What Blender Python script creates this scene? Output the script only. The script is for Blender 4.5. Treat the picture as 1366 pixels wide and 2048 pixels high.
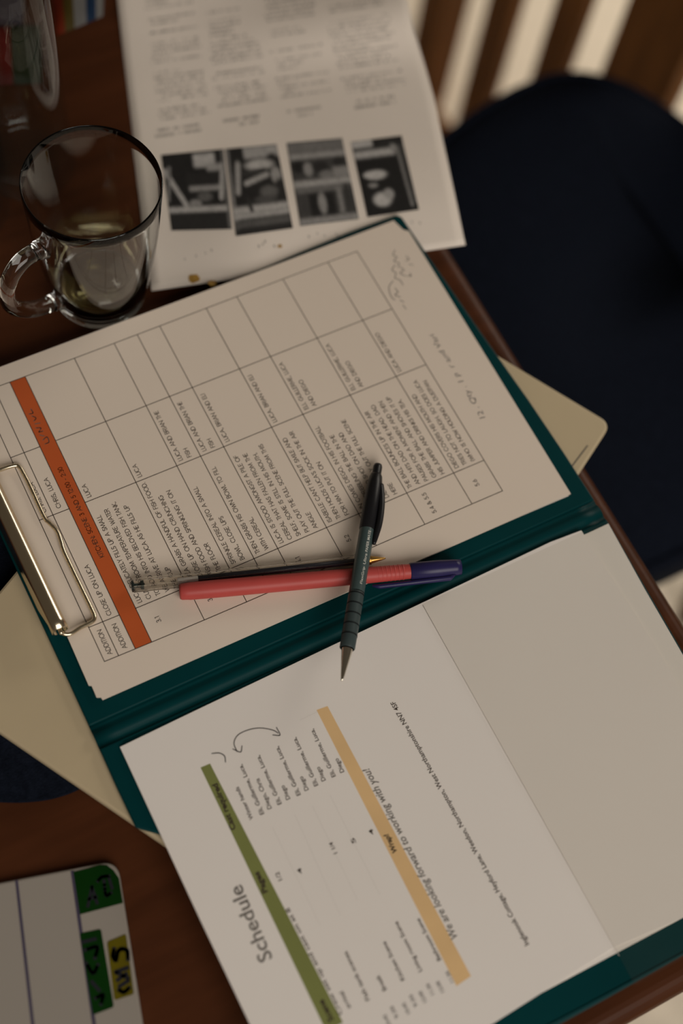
import bpy, bmesh, math, random
from mathutils import Vector, Matrix
random.seed(7)
for o in list(bpy.data.objects): bpy.data.objects.remove(o)
SC = bpy.context.scene
COL = SC.collection

# ------------------------------------------------------------------ camera
W, H = 1366, 2048
FPX = 2935.487651351734
RCV = Matrix(((0.8832941, -0.4565156, 0.1067009), (-0.3768361, -0.8267538, -0.4176992), (0.2789015, 0.3287425, -0.9022983)))
TCV = Vector((-0.1316027, 0.1096256, 0.7949135))
RT = RCV.transposed()
CAMPOS = -(RT @ TCV)
cam = bpy.data.cameras.new('camera'); camo = bpy.data.objects.new('camera', cam); COL.objects.link(camo)
camo.matrix_world = Matrix.Translation(CAMPOS) @ (RT @ Matrix(((1, 0, 0), (0, -1, 0), (0, 0, -1)))).to_4x4()
cam.sensor_fit = 'HORIZONTAL'; cam.sensor_width = 24.0; cam.lens = FPX / W * 24.0
cam.clip_start = 0.05
cam.dof.use_dof = True; cam.dof.focus_distance = 0.812; cam.dof.aperture_fstop = 2.6
SC.camera = camo

# ------------------------------------------------------------------ world, window light, exposure
wd = bpy.data.worlds.new('room_light'); SC.world = wd; wd.use_nodes = True
bg = wd.node_tree.nodes['Background']; bg.inputs[0].default_value = (1.0, 0.80, 0.60, 1); bg.inputs[1].default_value = 0.065
al = bpy.data.lights.new('window_light', 'AREA'); al.shape = 'RECTANGLE'; al.size = 2.0; al.size_y = 1.5; al.energy = 44.5; al.color = (1.0, 0.925, 0.84)
alo = bpy.data.objects.new('window_light', al); COL.objects.link(alo)
alo.location = (0.0, -2.0, 1.65)
alo.rotation_euler = (Vector((0.25, 0.15, -0.1)) - alo.location).to_track_quat('-Z', 'Y').to_euler()
bl = bpy.data.lights.new('floor_fill_light', 'AREA'); bl.shape = 'RECTANGLE'; bl.size = 1.2; bl.size_y = 1.2; bl.energy = 9; bl.spread = math.radians(75); bl.color = (1.0, 0.92, 0.80)  # added unseen lamp, spread narrowed to brighten the floor beyond the screen
blo = bpy.data.objects.new('floor_fill_light', bl); COL.objects.link(blo)
blo.location = (2.5, 1.0, 0.75)
blo.rotation_euler = (Vector((0.9, 0.75, -0.77)) - blo.location).to_track_quat('-Z', 'Y').to_euler()
SC.view_settings.view_transform = 'Standard'; SC.view_settings.look = 'None'
SC.view_settings.exposure = 0.0; SC.view_settings.gamma = 1.0; SC.view_settings.use_curve_mapping = False

# ------------------------------------------------------------------ helpers
def un(u, v, z):
    """photo pixel + height -> point in the room (table top is z = 0)"""
    d = RT @ Vector(((u - W / 2) / FPX, (v - H / 2) / FPX, 1))
    return CAMPOS + d * ((z - CAMPOS.z) / d.z)

def srgb(r, g, b):
    return tuple(((c / 255) / 12.92 if c / 255 <= .04045 else ((c / 255 + .055) / 1.055) ** 2.4) for c in (r, g, b))

MATS = {}
def mat(name, col, rough=.6, spec=.3, metal=0., var=.06, scale=40., bump=0., bscale=200., trans=0., ior=1.45, stretch=(1, 1, 1), coat=0.):
    if name in MATS: return MATS[name]
    m = bpy.data.materials.new(name); m.use_nodes = True; nt = m.node_tree; b = nt.nodes['Principled BSDF']
    b.inputs['Roughness'].default_value = rough; b.inputs['Specular IOR Level'].default_value = spec
    b.inputs['Metallic'].default_value = metal; b.inputs['Transmission Weight'].default_value = trans; b.inputs['IOR'].default_value = ior
    b.inputs['Coat Weight'].default_value = coat
    tc = nt.nodes.new('ShaderNodeTexCoord'); mp = nt.nodes.new('ShaderNodeMapping'); mp.inputs['Scale'].default_value = stretch
    nt.links.new(tc.outputs['Object'], mp.inputs['Vector'])
    nz = nt.nodes.new('ShaderNodeTexNoise'); nz.inputs['Scale'].default_value = scale; nz.inputs['Detail'].default_value = 5
    nt.links.new(mp.outputs[0], nz.inputs['Vector'])
    cr = nt.nodes.new('ShaderNodeValToRGB'); cr.color_ramp.elements[0].position = .3; cr.color_ramp.elements[1].position = .7
    cr.color_ramp.elements[0].color = tuple(max(0, c * (1 - var)) for c in col[:3]) + (1,)
    cr.color_ramp.elements[1].color = tuple(min(1, c * (1 + var)) for c in col[:3]) + (1,)
    nt.links.new(nz.outputs['Fac'], cr.inputs[0]); nt.links.new(cr.outputs[0], b.inputs['Base Color'])
    if bump:
        n2 = nt.nodes.new('ShaderNodeTexNoise'); n2.inputs['Scale'].default_value = bscale; n2.inputs['Detail'].default_value = 3
        nt.links.new(mp.outputs[0], n2.inputs['Vector'])
        bp = nt.nodes.new('ShaderNodeBump'); bp.inputs['Strength'].default_value = bump; bp.inputs['Distance'].default_value = .001
        nt.links.new(n2.outputs['Fac'], bp.inputs['Height']); nt.links.new(bp.outputs[0], b.inputs['Normal'])
    MATS[name] = m; return m

def vcol_mat(name, rough=.7):
    m = bpy.data.materials.new(name); m.use_nodes = True; nt = m.node_tree; b = nt.nodes['Principled BSDF']
    a = nt.nodes.new('ShaderNodeVertexColor'); a.layer_name = 'print'
    nt.links.new(a.outputs['Color'], b.inputs['Base Color']); b.inputs['Roughness'].default_value = rough; b.inputs['Specular IOR Level'].default_value = .2
    return m

def film_mat(name, tint, gloss):
    m = bpy.data.materials.new(name); m.use_nodes = True; nt = m.node_tree; nt.nodes.remove(nt.nodes['Principled BSDF'])
    t = nt.nodes.new('ShaderNodeBsdfTransparent'); t.inputs[0].default_value = tint + (1,)
    g = nt.nodes.new('ShaderNodeBsdfGlossy'); g.inputs['Roughness'].default_value = .3
    tc = nt.nodes.new('ShaderNodeTexCoord'); nz = nt.nodes.new('ShaderNodeTexNoise'); nz.inputs['Scale'].default_value = 18
    nt.links.new(tc.outputs['Object'], nz.inputs['Vector'])
    bp = nt.nodes.new('ShaderNodeBump'); bp.inputs['Strength'].default_value = .5; bp.inputs['Distance'].default_value = .006
    nt.links.new(nz.outputs['Fac'], bp.inputs['Height']); nt.links.new(bp.outputs[0], g.inputs['Normal'])
    mx = nt.nodes.new('ShaderNodeMixShader'); mx.inputs[0].default_value = gloss
    nt.links.new(t.outputs[0], mx.inputs[1]); nt.links.new(g.outputs[0], mx.inputs[2])
    nt.links.new(mx.outputs[0], nt.nodes['Material Output'].inputs[0]); return m

def link(name, me, m, parent=None, smooth=False):
    o = bpy.data.objects.new(name, me); COL.objects.link(o)
    if m is not None:
        for mm in (m if isinstance(m, list) else [m]): me.materials.append(mm)
    if parent is not None: o.parent = parent
    if smooth:
        for p in me.polygons: p.use_smooth = True
    return o

def obj(name, bm, m, parent=None, smooth=False, bevel=0., seg=2):
    me = bpy.data.meshes.new(name); bm.normal_update(); bm.to_mesh(me); bm.free()
    o = link(name, me, m, parent, smooth)
    if bevel:
        md = o.modifiers.new('bevel', 'BEVEL'); md.width = bevel; md.segments = seg; md.limit_method = 'ANGLE'; md.angle_limit = math.radians(40)
    return o

def raw(name, vs, fs, m, parent=None, smooth=False):
    me = bpy.data.meshes.new(name); me.from_pydata([tuple(v) for v in vs], [], fs); me.update()
    return link(name, me, m, parent, smooth)

def thing(name, label, cat, loc=(0, 0, 0), group=None):
    o = bpy.data.objects.new(name, None); COL.objects.link(o); o.empty_display_size = .02
    o['label'] = label; o['category'] = cat
    if group: o['group'] = group
    return o      # parts are modelled in room coordinates, see settle()

def settle(root, loc):
    """move the root Empty to the base of the thing, keeping the parts where they are"""
    root.location = loc
    for ch in root.children: ch.matrix_parent_inverse = Matrix.Translation(-Vector(loc))

def tag(o, label, cat, group=None):
    o['label'] = label; o['category'] = cat
    if group: o['group'] = group
    return o

def add_box(bm, x0, x1, y0, y1, z0, z1):
    v = [bm.verts.new((x, y, z)) for z in (z0, z1) for (x, y) in ((x0, y0), (x1, y0), (x1, y1), (x0, y1))]
    for f in ((3, 2, 1, 0), (4, 5, 6, 7), (0, 1, 5, 4), (1, 2, 6, 5), (2, 3, 7, 6), (3, 0, 4, 7)): bm.faces.new([v[i] for i in f])

def box(name, x0, x1, y0, y1, z0, z1, m, parent=None, bevel=.002):
    bm = bmesh.new(); add_box(bm, x0, x1, y0, y1, z0, z1); return obj(name, bm, m, parent, bevel=bevel)

def prism(name, pts, z0, z1, m, parent=None, bevel=0., smooth=False):
    bm = bmesh.new(); area = sum(pts[i][0] * pts[(i + 1) % len(pts)][1] - pts[(i + 1) % len(pts)][0] * pts[i][1] for i in range(len(pts)))
    if area < 0: pts = pts[::-1]
    lo = [bm.verts.new((p[0], p[1], z0)) for p in pts]; hi = [bm.verts.new((p[0], p[1], z1)) for p in pts]
    bm.faces.new(hi); bm.faces.new(lo[::-1]); n = len(pts)
    for i in range(n): bm.faces.new((lo[i], lo[(i + 1) % n], hi[(i + 1) % n], hi[i]))
    return obj(name, bm, m, parent, bevel=bevel, smooth=smooth)

def round_poly(pts, r, n=6):
    out = []; k = len(pts)
    for i in range(k):
        a, b, c = Vector(pts[i - 1][:2]), Vector(pts[i][:2]), Vector(pts[(i + 1) % k][:2])
        d1 = (a - b).normalized(); d2 = (c - b).normalized(); p, q = b + d1 * r, b + d2 * r
        for j in range(n + 1):
            t = j / n; out.append(tuple((p * (1 - t) + b * t) * (1 - t) + (b * (1 - t) + q * t) * t))
    return out

def lathe(name, prof, m, parent=None, seg=48, centre=(0, 0, 0), axis=None, smooth=True, sides=None):
    """revolve (r, s) profile along axis (default z) starting at centre"""
    c = Vector(centre); ax = Vector((0, 0, 1)) if axis is None else Vector(axis).normalized()
    e1 = ax.orthogonal().normalized() if axis is not None else Vector((1, 0, 0))
    if axis is not None:
        e1 = Vector((0, 0, 1)) - ax * ax.z; e1.normalize()
    e2 = ax.cross(e1); seg = sides or seg; vs = []; fs = []; rings = []
    for r, s in prof:
        if r < 1e-7: rings.append([len(vs)]); vs.append(c + ax * s)
        else:
            rings.append(list(range(len(vs), len(vs) + seg)))
            for k in range(seg):
                a = 2 * math.pi * (k + .5 * (sides is not None)) / seg; vs.append(c + ax * s + (e1 * math.cos(a) + e2 * math.sin(a)) * r)
    for A, B in zip(rings, rings[1:]):
        for k in range(seg):
            k2 = (k + 1) % seg
            if len(A) == 1 and len(B) > 1: fs.append((A[0], B[k2], B[k]))
            elif len(B) == 1 and len(A) > 1: fs.append((A[k], A[k2], B[0]))
            elif len(A) > 1: fs.append((A[k], A[k2], B[k2], B[k]))
    o = raw(name, vs, fs, m, parent, smooth)
    if smooth and sides: pass
    return o

def tube(name, pts, rad, m, parent=None, n=12, caps=True, flat=1.0, closed=False):
    P = [Vector(p) for p in pts]; vs = []; fs = []; R = rad if isinstance(rad, (list, tuple)) else [rad] * len(P)
    prev = None; K = len(P)
    for i, p in enumerate(P):
        if closed: t = (P[(i + 1) % K] - P[i - 1])
        else: t = (P[min(i + 1, K - 1)] - P[max(i - 1, 0)])
        t.normalize()
        if prev is None:
            u = Vector((0, 0, 1)) - t * t.z
            if u.length < .1: u = t.orthogonal()
        else: u = prev - t * prev.dot(t)
        u.normalize(); prev = u; w = t.cross(u)
        for k in range(n):
            a = 2 * math.pi * k / n; vs.append(p + (u * math.cos(a) + w * math.sin(a) * flat) * R[i])
    for i in range(K if closed else K - 1):
        j = (i + 1) % K
        for k in range(n): k2 = (k + 1) % n; fs.append((i * n + k, i * n + k2, j * n + k2, j * n + k))
    if caps and not closed: fs.append(tuple(range(n))[::-1]); fs.append(tuple(range((K - 1) * n, K * n)))
    return raw(name, vs, fs, m, parent, True)

def spline(pts, n=8):
    P = [Vector(p) for p in pts]; P = [P[0] * 2 - P[1]] + P + [P[-1] * 2 - P[-2]]; out = []
    for i in range(1, len(P) - 2):
        a, b, c, d = P[i - 1:i + 3]
        for k in range(n):
            t = k / n; out.append(.5 * ((2 * b) + (c - a) * t + (2 * a - 5 * b + 4 * c - d) * t * t + (-a + 3 * b - 3 * c + d) * t ** 3))
    out.append(P[-2]); return out

# ------------------------------------------------------------------ lettering
def arc(cx, cy, rx, ry, a0, a1, n=12):
    return [(cx + rx * math.cos(math.radians(a0 + (a1 - a0) * i / n)), cy + ry * math.sin(math.radians(a0 + (a1 - a0) * i / n))) for i in range(n + 1)]
GL = {   # thin geometric capitals: advance width, strokes (cap height 1)
 'A': (1.0, [[(.06, 0), (.5, 1), (.94, 0)], [(.22, .34), (.78, .34)]]),
 'B': (.78, [[(.1, 0), (.1, 1), (.4, 1)] + arc(.4, .77, .24, .23, 90, -90) + [(.1, .54)], [(.4, .54)] + arc(.42, .27, .27, .27, 90, -90) + [(.1, 0)]]),
 'C': (1.1, [arc(.56, .5, .49, .5, 45, 315, 18)]),
 'D': (1.0, [[(.1, 0), (.1, 1), (.4, 1)] + arc(.4, .5, .5, .5, 90, -90, 16) + [(.1, 0)]]),
 'E': (.72, [[(.62, 1), (.1, 1), (.1, 0), (.62, 0)], [(.1, .54), (.58, .54)]]),
 'F': (.66, [[(.58, 1), (.1, 1), (.1, 0)], [(.1, .54), (.56, .54)]]),
 'G': (1.16, [arc(.57, .5, .49, .5, 48, 350, 20) + [(1.06, .46), (.62, .46)]]),
 'H': (.93, [[(.1, 0), (.1, 1)], [(.83, 0), (.83, 1)], [(.1, .54), (.83, .54)]]),
 'I': (.31, [[(.155, 0), (.155, 1)]]),
 'J': (.66, [[(.52, 1), (.52, .26)] + arc(.3, .24, .22, .24, 0, -150)]),
 'K': (.8, [[(.1, 0), (.1, 1)], [(.7, 1), (.12, .5), (.76, 0)]]),
 'L': (.62, [[(.1, 1), (.1, 0), (.56, 0)]]),
 'M': (1.22, [[(.08, 0), (.22, 1), (.61, .1), (1.0, 1), (1.14, 0)]]),
 'N': (1.0, [[(.1, 0), (.1, 1), (.9, 0), (.9, 1)]]),
 'O': (1.18, [arc(.59, .5, .5, .5, 0, 360, 24)]),
 'P': (.78, [[(.1, 0), (.1, 1), (.4, 1)] + arc(.4, .74, .27, .26, 90, -90) + [(.1, .48)]]),
 'R': (.82, [[(.1, 0), (.1, 1), (.4, 1)] + arc(.4, .74, .27, .26, 90, -90) + [(.1, .48)], [(.36, .48), (.72, 0)]]),
 'S': (.7, [arc(.35, .75, .24, .25, 30, 250, 12) + arc(.34, .26, .26, .26, 70, -160, 12)]),
 'T': (.62, [[(.02, 1), (.6, 1)], [(.31, 1), (.31, 0)]]),
 'U': (.9, [[(.1, 1), (.1, .35)] + arc(.45, .35, .35, .35, 180, 360, 14) + [(.8, 1)]]),
 'V': (.93, [[(.05, 1), (.46, 0), (.88, 1)]]),
 'W': (1.22, [[(.04, 1), (.34, 0), (.61, .9), (.88, 0), (1.18, 1)]]),
 'X': (.82, [[(.06, 0), (.76, 1)], [(.06, 1), (.76, 0)]]),
 'Y': (.8, [[(.04, 1), (.4, .46), (.76, 1)], [(.4, .46), (.4, 0)]]),
 'Z': (.68, [[(.06, 1), (.6, 1), (.06, 0), (.62, 0)]]),
 '0': (.74, [arc(.37, .5, .28, .5, 0, 360, 20)]), '1': (.5, [[(.12, .9), (.3, 1), (.3, 0)]]),
 '2': (.74, [arc(.36, .72, .26, .28, 170, -30) + [(.08, 0), (.66, 0)]]),
 '3': (.74, [arc(.35, .76, .23, .24, 150, -90) + arc(.35, .27, .28, .27, 90, -150)]),
 '4': (.74, [[(.54, 0), (.54, 1), (.06, .26), (.7, .26)]]),
 '5': (.74, [[(.6, 1), (.22, 1), (.14, .56)] + arc(.34, .32, .28, .32, 120, -150)]),
 '6': (.74, [[(.5, 1), (.14, .46)] + arc(.37, .3, .28, .3, 150, -210, 18)]),
 '.': (.36, [[(.15, 0), (.15, .1)]]), ',': (.36, [[(.2, .1), (.12, -.14)]]), ':': (.36, [[(.16, .06), (.16, .16)], [(.16, .56), (.16, .66)]]),
 "'": (.24, [[(.12, .78), (.12, 1)]]), '-': (.45, [[(.08, .4), (.37, .4)]]), '(': (.4, [arc(.5, .42, .36, .66, 125, 235)]), ')': (.4, [arc(-.1, .42, .36, .66, 55, -55)]),
 '&': (.9, [[(.84, 0), (.24, .66)] + arc(.38, .8, .18, .2, 215, -40) + [(.16, .4)] + arc(.36, .22, .28, .22, 150, 330) + [(.78, .46)]]), ' ': (.54, []),
}
def ribbon(vs, fs, line, w, fn):
    """flat strip of width w along a 2D polyline, mapped to the surface by fn"""
    for (ax, ay), (bx, by) in zip(line, line[1:]):
        dx, dy = bx - ax, by - ay; L = math.hypot(dx, dy)
        if L < 1e-9: continue
        dx, dy = dx / L * w / 2, dy / L * w / 2; i = len(vs)
        vs += [fn(ax - dx + dy, ay - dy - dx), fn(bx + dx + dy, by + dy - dx), fn(bx + dx - dy, by + dy + dx), fn(ax - dx - dy, ay - dy + dx)]
        fs.append((i, i + 1, i + 2, i + 3))
def text_width(s, h): return sum(GL[c][0] + .015 for c in s) * h
def caps(vs, fs, s, x, y, h, w, fn, sx=1.0):
    """page coordinates: x right, y down; y is the baseline"""
    for c in s:
        adv, st = GL[c]
        for l in st: ribbon(vs, fs, [(x + px * h * sx, y - py * h) for px, py in l], w, fn)
        x += (adv + .015) * h * sx
FONT_CACHE = {}
def font_mesh(s, bold=.012):
    if (s, bold) in FONT_CACHE: return FONT_CACHE[(s, bold)]
    cu = bpy.data.curves.new('lettering', 'FONT'); cu.body = s; cu.size = 1.0; cu.resolution_u = 3; cu.offset = bold
    o = bpy.data.objects.new('lettering', cu); COL.objects.link(o)
    dg = bpy.context.evaluated_depsgraph_get(); me = bpy.data.meshes.new_from_object(o.evaluated_get(dg))
    r = ([tuple(v.co) for v in me.vertices], [tuple(p.vertices) for p in me.polygons])
    bpy.data.objects.remove(o); bpy.data.curves.remove(cu); bpy.data.meshes.remove(me); FONT_CACHE[(s, bold)] = r; return r
def words(vs, fs, s, x0, y, x1, h, fn, slant=0., bold=.012):
    """small lettering from x0 to x1 (page coords), cap height h"""
    V, F = font_mesh(s, bold)
    if not V: return
    w = max(v[0] for v in V); k = h / .70; kx = (x1 - x0) / w if x1 is not None else k; i = len(vs)
    vs += [fn(x0 + v[0] * kx + slant * v[1] * k, y - v[1] * k) for v in V]; fs += [tuple(i + j for j in f) for f in F]

# ================================================================== MATERIALS
M_floor = mat('floor_carpet', (.78, .69, .56), .9, .1, var=.08, scale=60, bump=.4, bscale=600)
M_table = mat('table_wood', (.070, .022, .008), .42, .15, var=.2, scale=9, stretch=(1, 8, 8), bump=.05, bscale=120)
M_screen = mat('screen_wood', (.19, .075, .019), .5, .1, var=.25, scale=8, stretch=(8, 8, 1))
M_navy = mat('navy_fabric', (.007, .0095, .017), .9, .05, var=.3, scale=300, bump=.5, bscale=900)
M_chairwood = mat('chair_wood', (.10, .045, .02), .5, .25, var=.25, scale=10, stretch=(8, 8, 1))
M_laptop = mat('laptop_metal', (.56, .46, .30), .5, .3, metal=.1, var=.02, scale=30, bump=.03, bscale=3000)
M_dark = mat('dark_rubber', (.02, .02, .02), .7, .2, var=.1)
M_slot = mat('laptop_slot', (.16, .14, .11), .6, .2, var=.05)
M_paper = mat('white_paper', (.80, .755, .71), .75, .15, var=.012, scale=12, bump=.04, bscale=300)
M_cream = mat('cream_paper', (.76, .66, .56), .75, .15, var=.012, scale=12, bump=.04, bscale=300)
M_paper2 = mat('white_paper_back', (.78, .74, .69), .75, .15, var=.012, scale=14)
M_news = mat('newsprint_paper', (.86, .775, .69), .8, .12, var=.02, scale=14, bump=.05, bscale=200)
M_teal = mat('teal_vinyl', (.0003, .036, .040), .42, .12, var=.08, scale=25, bump=.05, bscale=90)
M_ink = mat('black_ink', (.055, .040, .030), .8, .1, var=.1)
M_inkgrey = mat('grey_ink', (.16, .145, .13), .8, .1, var=.1)
M_pencil = mat('pencil_grey', (.19, .175, .165), .8, .1, var=.1)
M_newsink = mat('newsprint_ink', (.17, .165, .16), .8, .1, var=.15)
M_orange = mat('orange_band', (.52, .105, .028), .75, .15, var=.05, scale=30)
M_green = mat('green_band', (.20, .22, .07), .75, .15, var=.06, scale=30)
M_tan = mat('tan_band', (.74, .50, .25), .75, .15, var=.06, scale=30)
M_chrome = mat('clip_steel', (.78, .68, .50), .22, .5, metal=1., var=.03)
M_black = mat('black_plastic', (.010, .010, .012), .35, .35, var=.1)
M_barrel = mat('grey_green_barrel', (.055, .085, .085), .3, .4, var=.08)
M_grip = mat('grip_rubber', (.045, .065, .066), .45, .3, var=.08)
M_groove = mat('grip_groove', (.008, .012, .013), .6, .2, var=.08)
M_white_ink = mat('white_ink', (.55, .55, .50), .6, .2, var=.05)
M_steel = mat('pen_tip_steel', (.70, .66, .56), .2, .5, metal=1., var=.03)
M_brass = mat('pen_brass', (.62, .36, .10), .3, .5, metal=1., var=.05)
M_red = mat('red_plastic', (.48, .07, .062), .42, .35, var=.05, scale=60)
M_blue = mat('blue_cap_plastic', (.022, .018, .085), .35, .4, var=.08)
M_clear = mat('clear_plastic', (.96, .94, .90), .03, .5, trans=1., ior=1.38, var=.0)
M_glass = mat('clear_glass', (.97, .99, .98), .0, .5, trans=1., ior=1.46, var=.0)
M_tea = mat('pale_tea', (.88, .80, .48), .0, .5, trans=1., ior=1.33, var=.02)
M_inkfill = mat('ink_refill', (.012, .014, .028), .4, .3, var=.1)
M_whiteboard = mat('whiteboard_enamel', (.31, .28, .245), .4, .2, var=.015, scale=10)
M_purple = mat('purple_marker', (.06, .05, .085), .6, .2, var=.1)
M_gtape = mat('green_tape', (.002, .028, .0015), .55, .1, var=.1, scale=60)
M_ytape = mat('yellow_tape', (.105, .085, .003), .55, .1, var=.1, scale=60)
M_marker = mat('black_marker', (.014, .014, .02), .6, .2, var=.1)
M_stain = mat('mustard_stain', (.42, .24, .05), .6, .2, var=.2, scale=300)
def thin_glass(name):
    m = bpy.data.materials.new(name); m.use_nodes = True; nt = m.node_tree; nt.nodes.remove(nt.nodes['Principled BSDF'])
    t = nt.nodes.new('ShaderNodeBsdfTransparent'); t.inputs[0].default_value = (.93, .95, .94, 1)
    g = nt.nodes.new('ShaderNodeBsdfGlossy'); g.inputs['Roughness'].default_value = .02; g.inputs[0].default_value = (.9, .92, .95, 1)
    fr_ = nt.nodes.new('ShaderNodeLayerWeight'); fr_.inputs[0].default_value = .5
    pw = nt.nodes.new('ShaderNodeMath'); pw.operation = 'POWER'; pw.inputs[1].default_value = 3.5; nt.links.new(fr_.outputs['Facing'], pw.inputs[0])
    ma = nt.nodes.new('ShaderNodeMath'); ma.operation = 'MULTIPLY_ADD'; ma.inputs[1].default_value = .55; ma.inputs[2].default_value = .03; nt.links.new(pw.outputs[0], ma.inputs[0])
    mx = nt.nodes.new('ShaderNodeMixShader'); nt.links.new(ma.outputs[0], mx.inputs[0])
    nt.links.new(t.outputs[0], mx.inputs[1]); nt.links.new(g.outputs[0], mx.inputs[2]); nt.links.new(mx.outputs[0], nt.nodes['Material Output'].inputs[0]); return m
M_thin = thin_glass('thin_clear_glass')
M_film = film_mat('pocket_film', (.968, .963, .945), .045)

# ================================================================== SETTING
FZ = -.77
fl = box('floor', -1.6, 2.6, -1.8, 2.6, FZ - .05, FZ, M_floor, bevel=0); fl['kind'] = 'structure'

# ------------------------------------------------------------------ table
TX1, TY0 = .3285, -.2680
tb = thing('dining_table', 'dark reddish-brown wooden table under the papers and clipboard', 'table')
bm = bmesh.new(); add_box(bm, -1.05, TX1, TY0, 1.10, -.026, 0); obj('table_top', bm, M_table, tb, bevel=.0105, seg=6)
box('apron', -1.0, TX1 - .05, TY0 + .05, TY0 + .072, -.11, -.026, M_table, tb)
box('apron', TX1 - .072, TX1 - .05, TY0 + .072, 1.03, -.11, -.026, M_table, tb)
for sx in (-1.0, TX1 - .115):
    for sy in (TY0 + .045, .985): box('leg', sx, sx + .065, sy, sy + .065, FZ, -.026, M_table, tb, .004)
settle(tb, (-.36, .42, FZ))

# ------------------------------------------------------------------ upholstered chair
ch = thing('upholstered_chair', 'dark navy upholstered chair pulled up beside the table', 'chair')
CX, CY, SA, SB = .63, .216, .33, .253
def sup(a, n=2.3):
    c, s = math.cos(a), math.sin(a); r = (abs(c) ** n + abs(s) ** n) ** (-1 / n); return c * r, s * r
def plan(a):
    c, s_ = math.cos(a), math.sin(a); nn = 2.3 if c >= 0 else (1.75 if s_ >= 0 else 6.0)
    x, y = sup(a, nn); return x, y
def cushion(name, layers, m, parent, seg=64):
    vs = []; fs = []; n = seg
    for (z, k) in layers:
        for i in range(seg):
            x, y = plan(2 * math.pi * i / seg); vs.append((CX + x * ((SA if x < 0 else .125) - k), CY + y * ((SB if y > 0 else SB - .036) - k), z))
    for l in range(len(layers) - 1):
        for i in range(n): j = (i + 1) % n; fs.append((l * n + i, l * n + j, (l + 1) * n + j, (l + 1) * n + i))
    a = len(vs); vs.append((CX, CY, layers[0][0])); b = len(vs); vs.append((CX, CY, layers[-1][0] + .002)); L = (len(layers) - 1) * n
    for i in range(n): j = (i + 1) % n; fs.append((a, j, i)); fs.append((L + i, L + j, b))
    return raw(name, vs, fs, m, parent, True)
cushion('seat_cushion', [(-.345, .03), (-.338, .008), (-.32, .0), (-.285, .0), (-.268, .006), (-.258, .02), (-.252, .05), (-.248, .10), (-.247, .16)], M_navy, ch)
tube('piping', [(CX + x * ((SA if x < 0 else .125) - .004), CY + y * ((SB if y > 0 else SB - .036) - .004), -.268) for x, y in (plan(2 * math.pi * i / 72) for i in range(72))], .0045, M_navy, ch, n=8, closed=True)
cushion('seat_frame', [(-.385, .05), (-.38, .035), (-.35, .03), (-.343, .035)], M_chairwood, ch)
bm = bmesh.new(); n = 40; rows = []
for k, (dx, kk) in enumerate(((0, .03), (.006, .008), (.03, 0), (.055, .008), (.06, .03))):
    ring = []
    for i in range(n):
        x, y = sup(2 * math.pi * i / n, 3.2); hz = y * (.145 - kk); ring.append(bm.verts.new((.790 + dx + .10 * (hz + .145) + .03 * (1 - x * x), CY + x * (.203 - kk), -.175 + hz)))
    rows.append(ring)
for a, b in zip(rows, rows[1:]):
    for i in range(n): bm.faces.new((a[i], a[(i + 1) % n], b[(i + 1) % n], b[i]))
bm.faces.new(rows[0][::-1]); bm.faces.new(rows[-1]); bmesh.ops.recalc_face_normals(bm, faces=bm.faces)
obj('backrest_cushion', bm, M_navy, ch, smooth=True)
for sx in (-1, 1):
    for sy in (-1, 1):
        tube('leg', [(CX - .10 + sx * .15, CY + sy * .13, -.37), (CX - .10 + sx * .19, CY + sy * .17, FZ)], [.021, .012], M_chairwood, ch, n=14)
for sy in (-1, 1):
    tube('back_post', [(CX + .06, CY + sy * .12, -.365), (.815, CY + sy * .13, -.345), (.86, CY + sy * .13, -.24), (.868, CY + sy * .13, -.12)], .014, M_chairwood, ch, n=12)
settle(ch, (CX, CY, FZ))

# ------------------------------------------------------------------ slatted screen beyond the chair
sc = thing('slatted_screen', 'dark wooden screen of upright slats with gaps, standing behind the navy chair', 'screen')
PX = .78
slats = [(.814, .862, .040), (.693, .738, .017), (.587, .632, .015), (.440, .534, .022), (.925, .967, .017), (1.02, 1.062, .017)]
for i, (y0, y1, d) in enumerate(slats):
    box('slat' if i not in (0, 3) else 'post', PX, PX + d, y0, y1, FZ if i in (0, 3) else FZ + .03, .28, M_screen, sc, .0015)
box('bottom_rail', PX + .001, PX + .014, .50, 1.10, FZ, FZ + .035, M_screen, sc)
box('top_rail', PX - .008, PX + .032, .44, 1.10, .28, .325, M_screen, sc)
box('post', PX - .004, PX + .036, 1.10, 1.145, FZ, .325, M_screen, sc)
settle(sc, (PX, .8, FZ))

# ------------------------------------------------------------------ navy cloth and laptop
cl_px = [(-230, 1010), (60, 1055), (210, 1290), (190, 1560), (150, 1584), (100, 1600), (40, 1606), (-60, 1602), (-230, 1585)]
cpts = round_poly([tuple(un(u, v, .001)[:2]) for u, v in cl_px], .006, 4)
cloth = prism('fabric_pouch', cpts, 0, .0019, M_navy, bevel=.0007); tag(cloth, 'flat dark navy fabric pouch tucked under the closed laptop', 'pouch')

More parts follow.
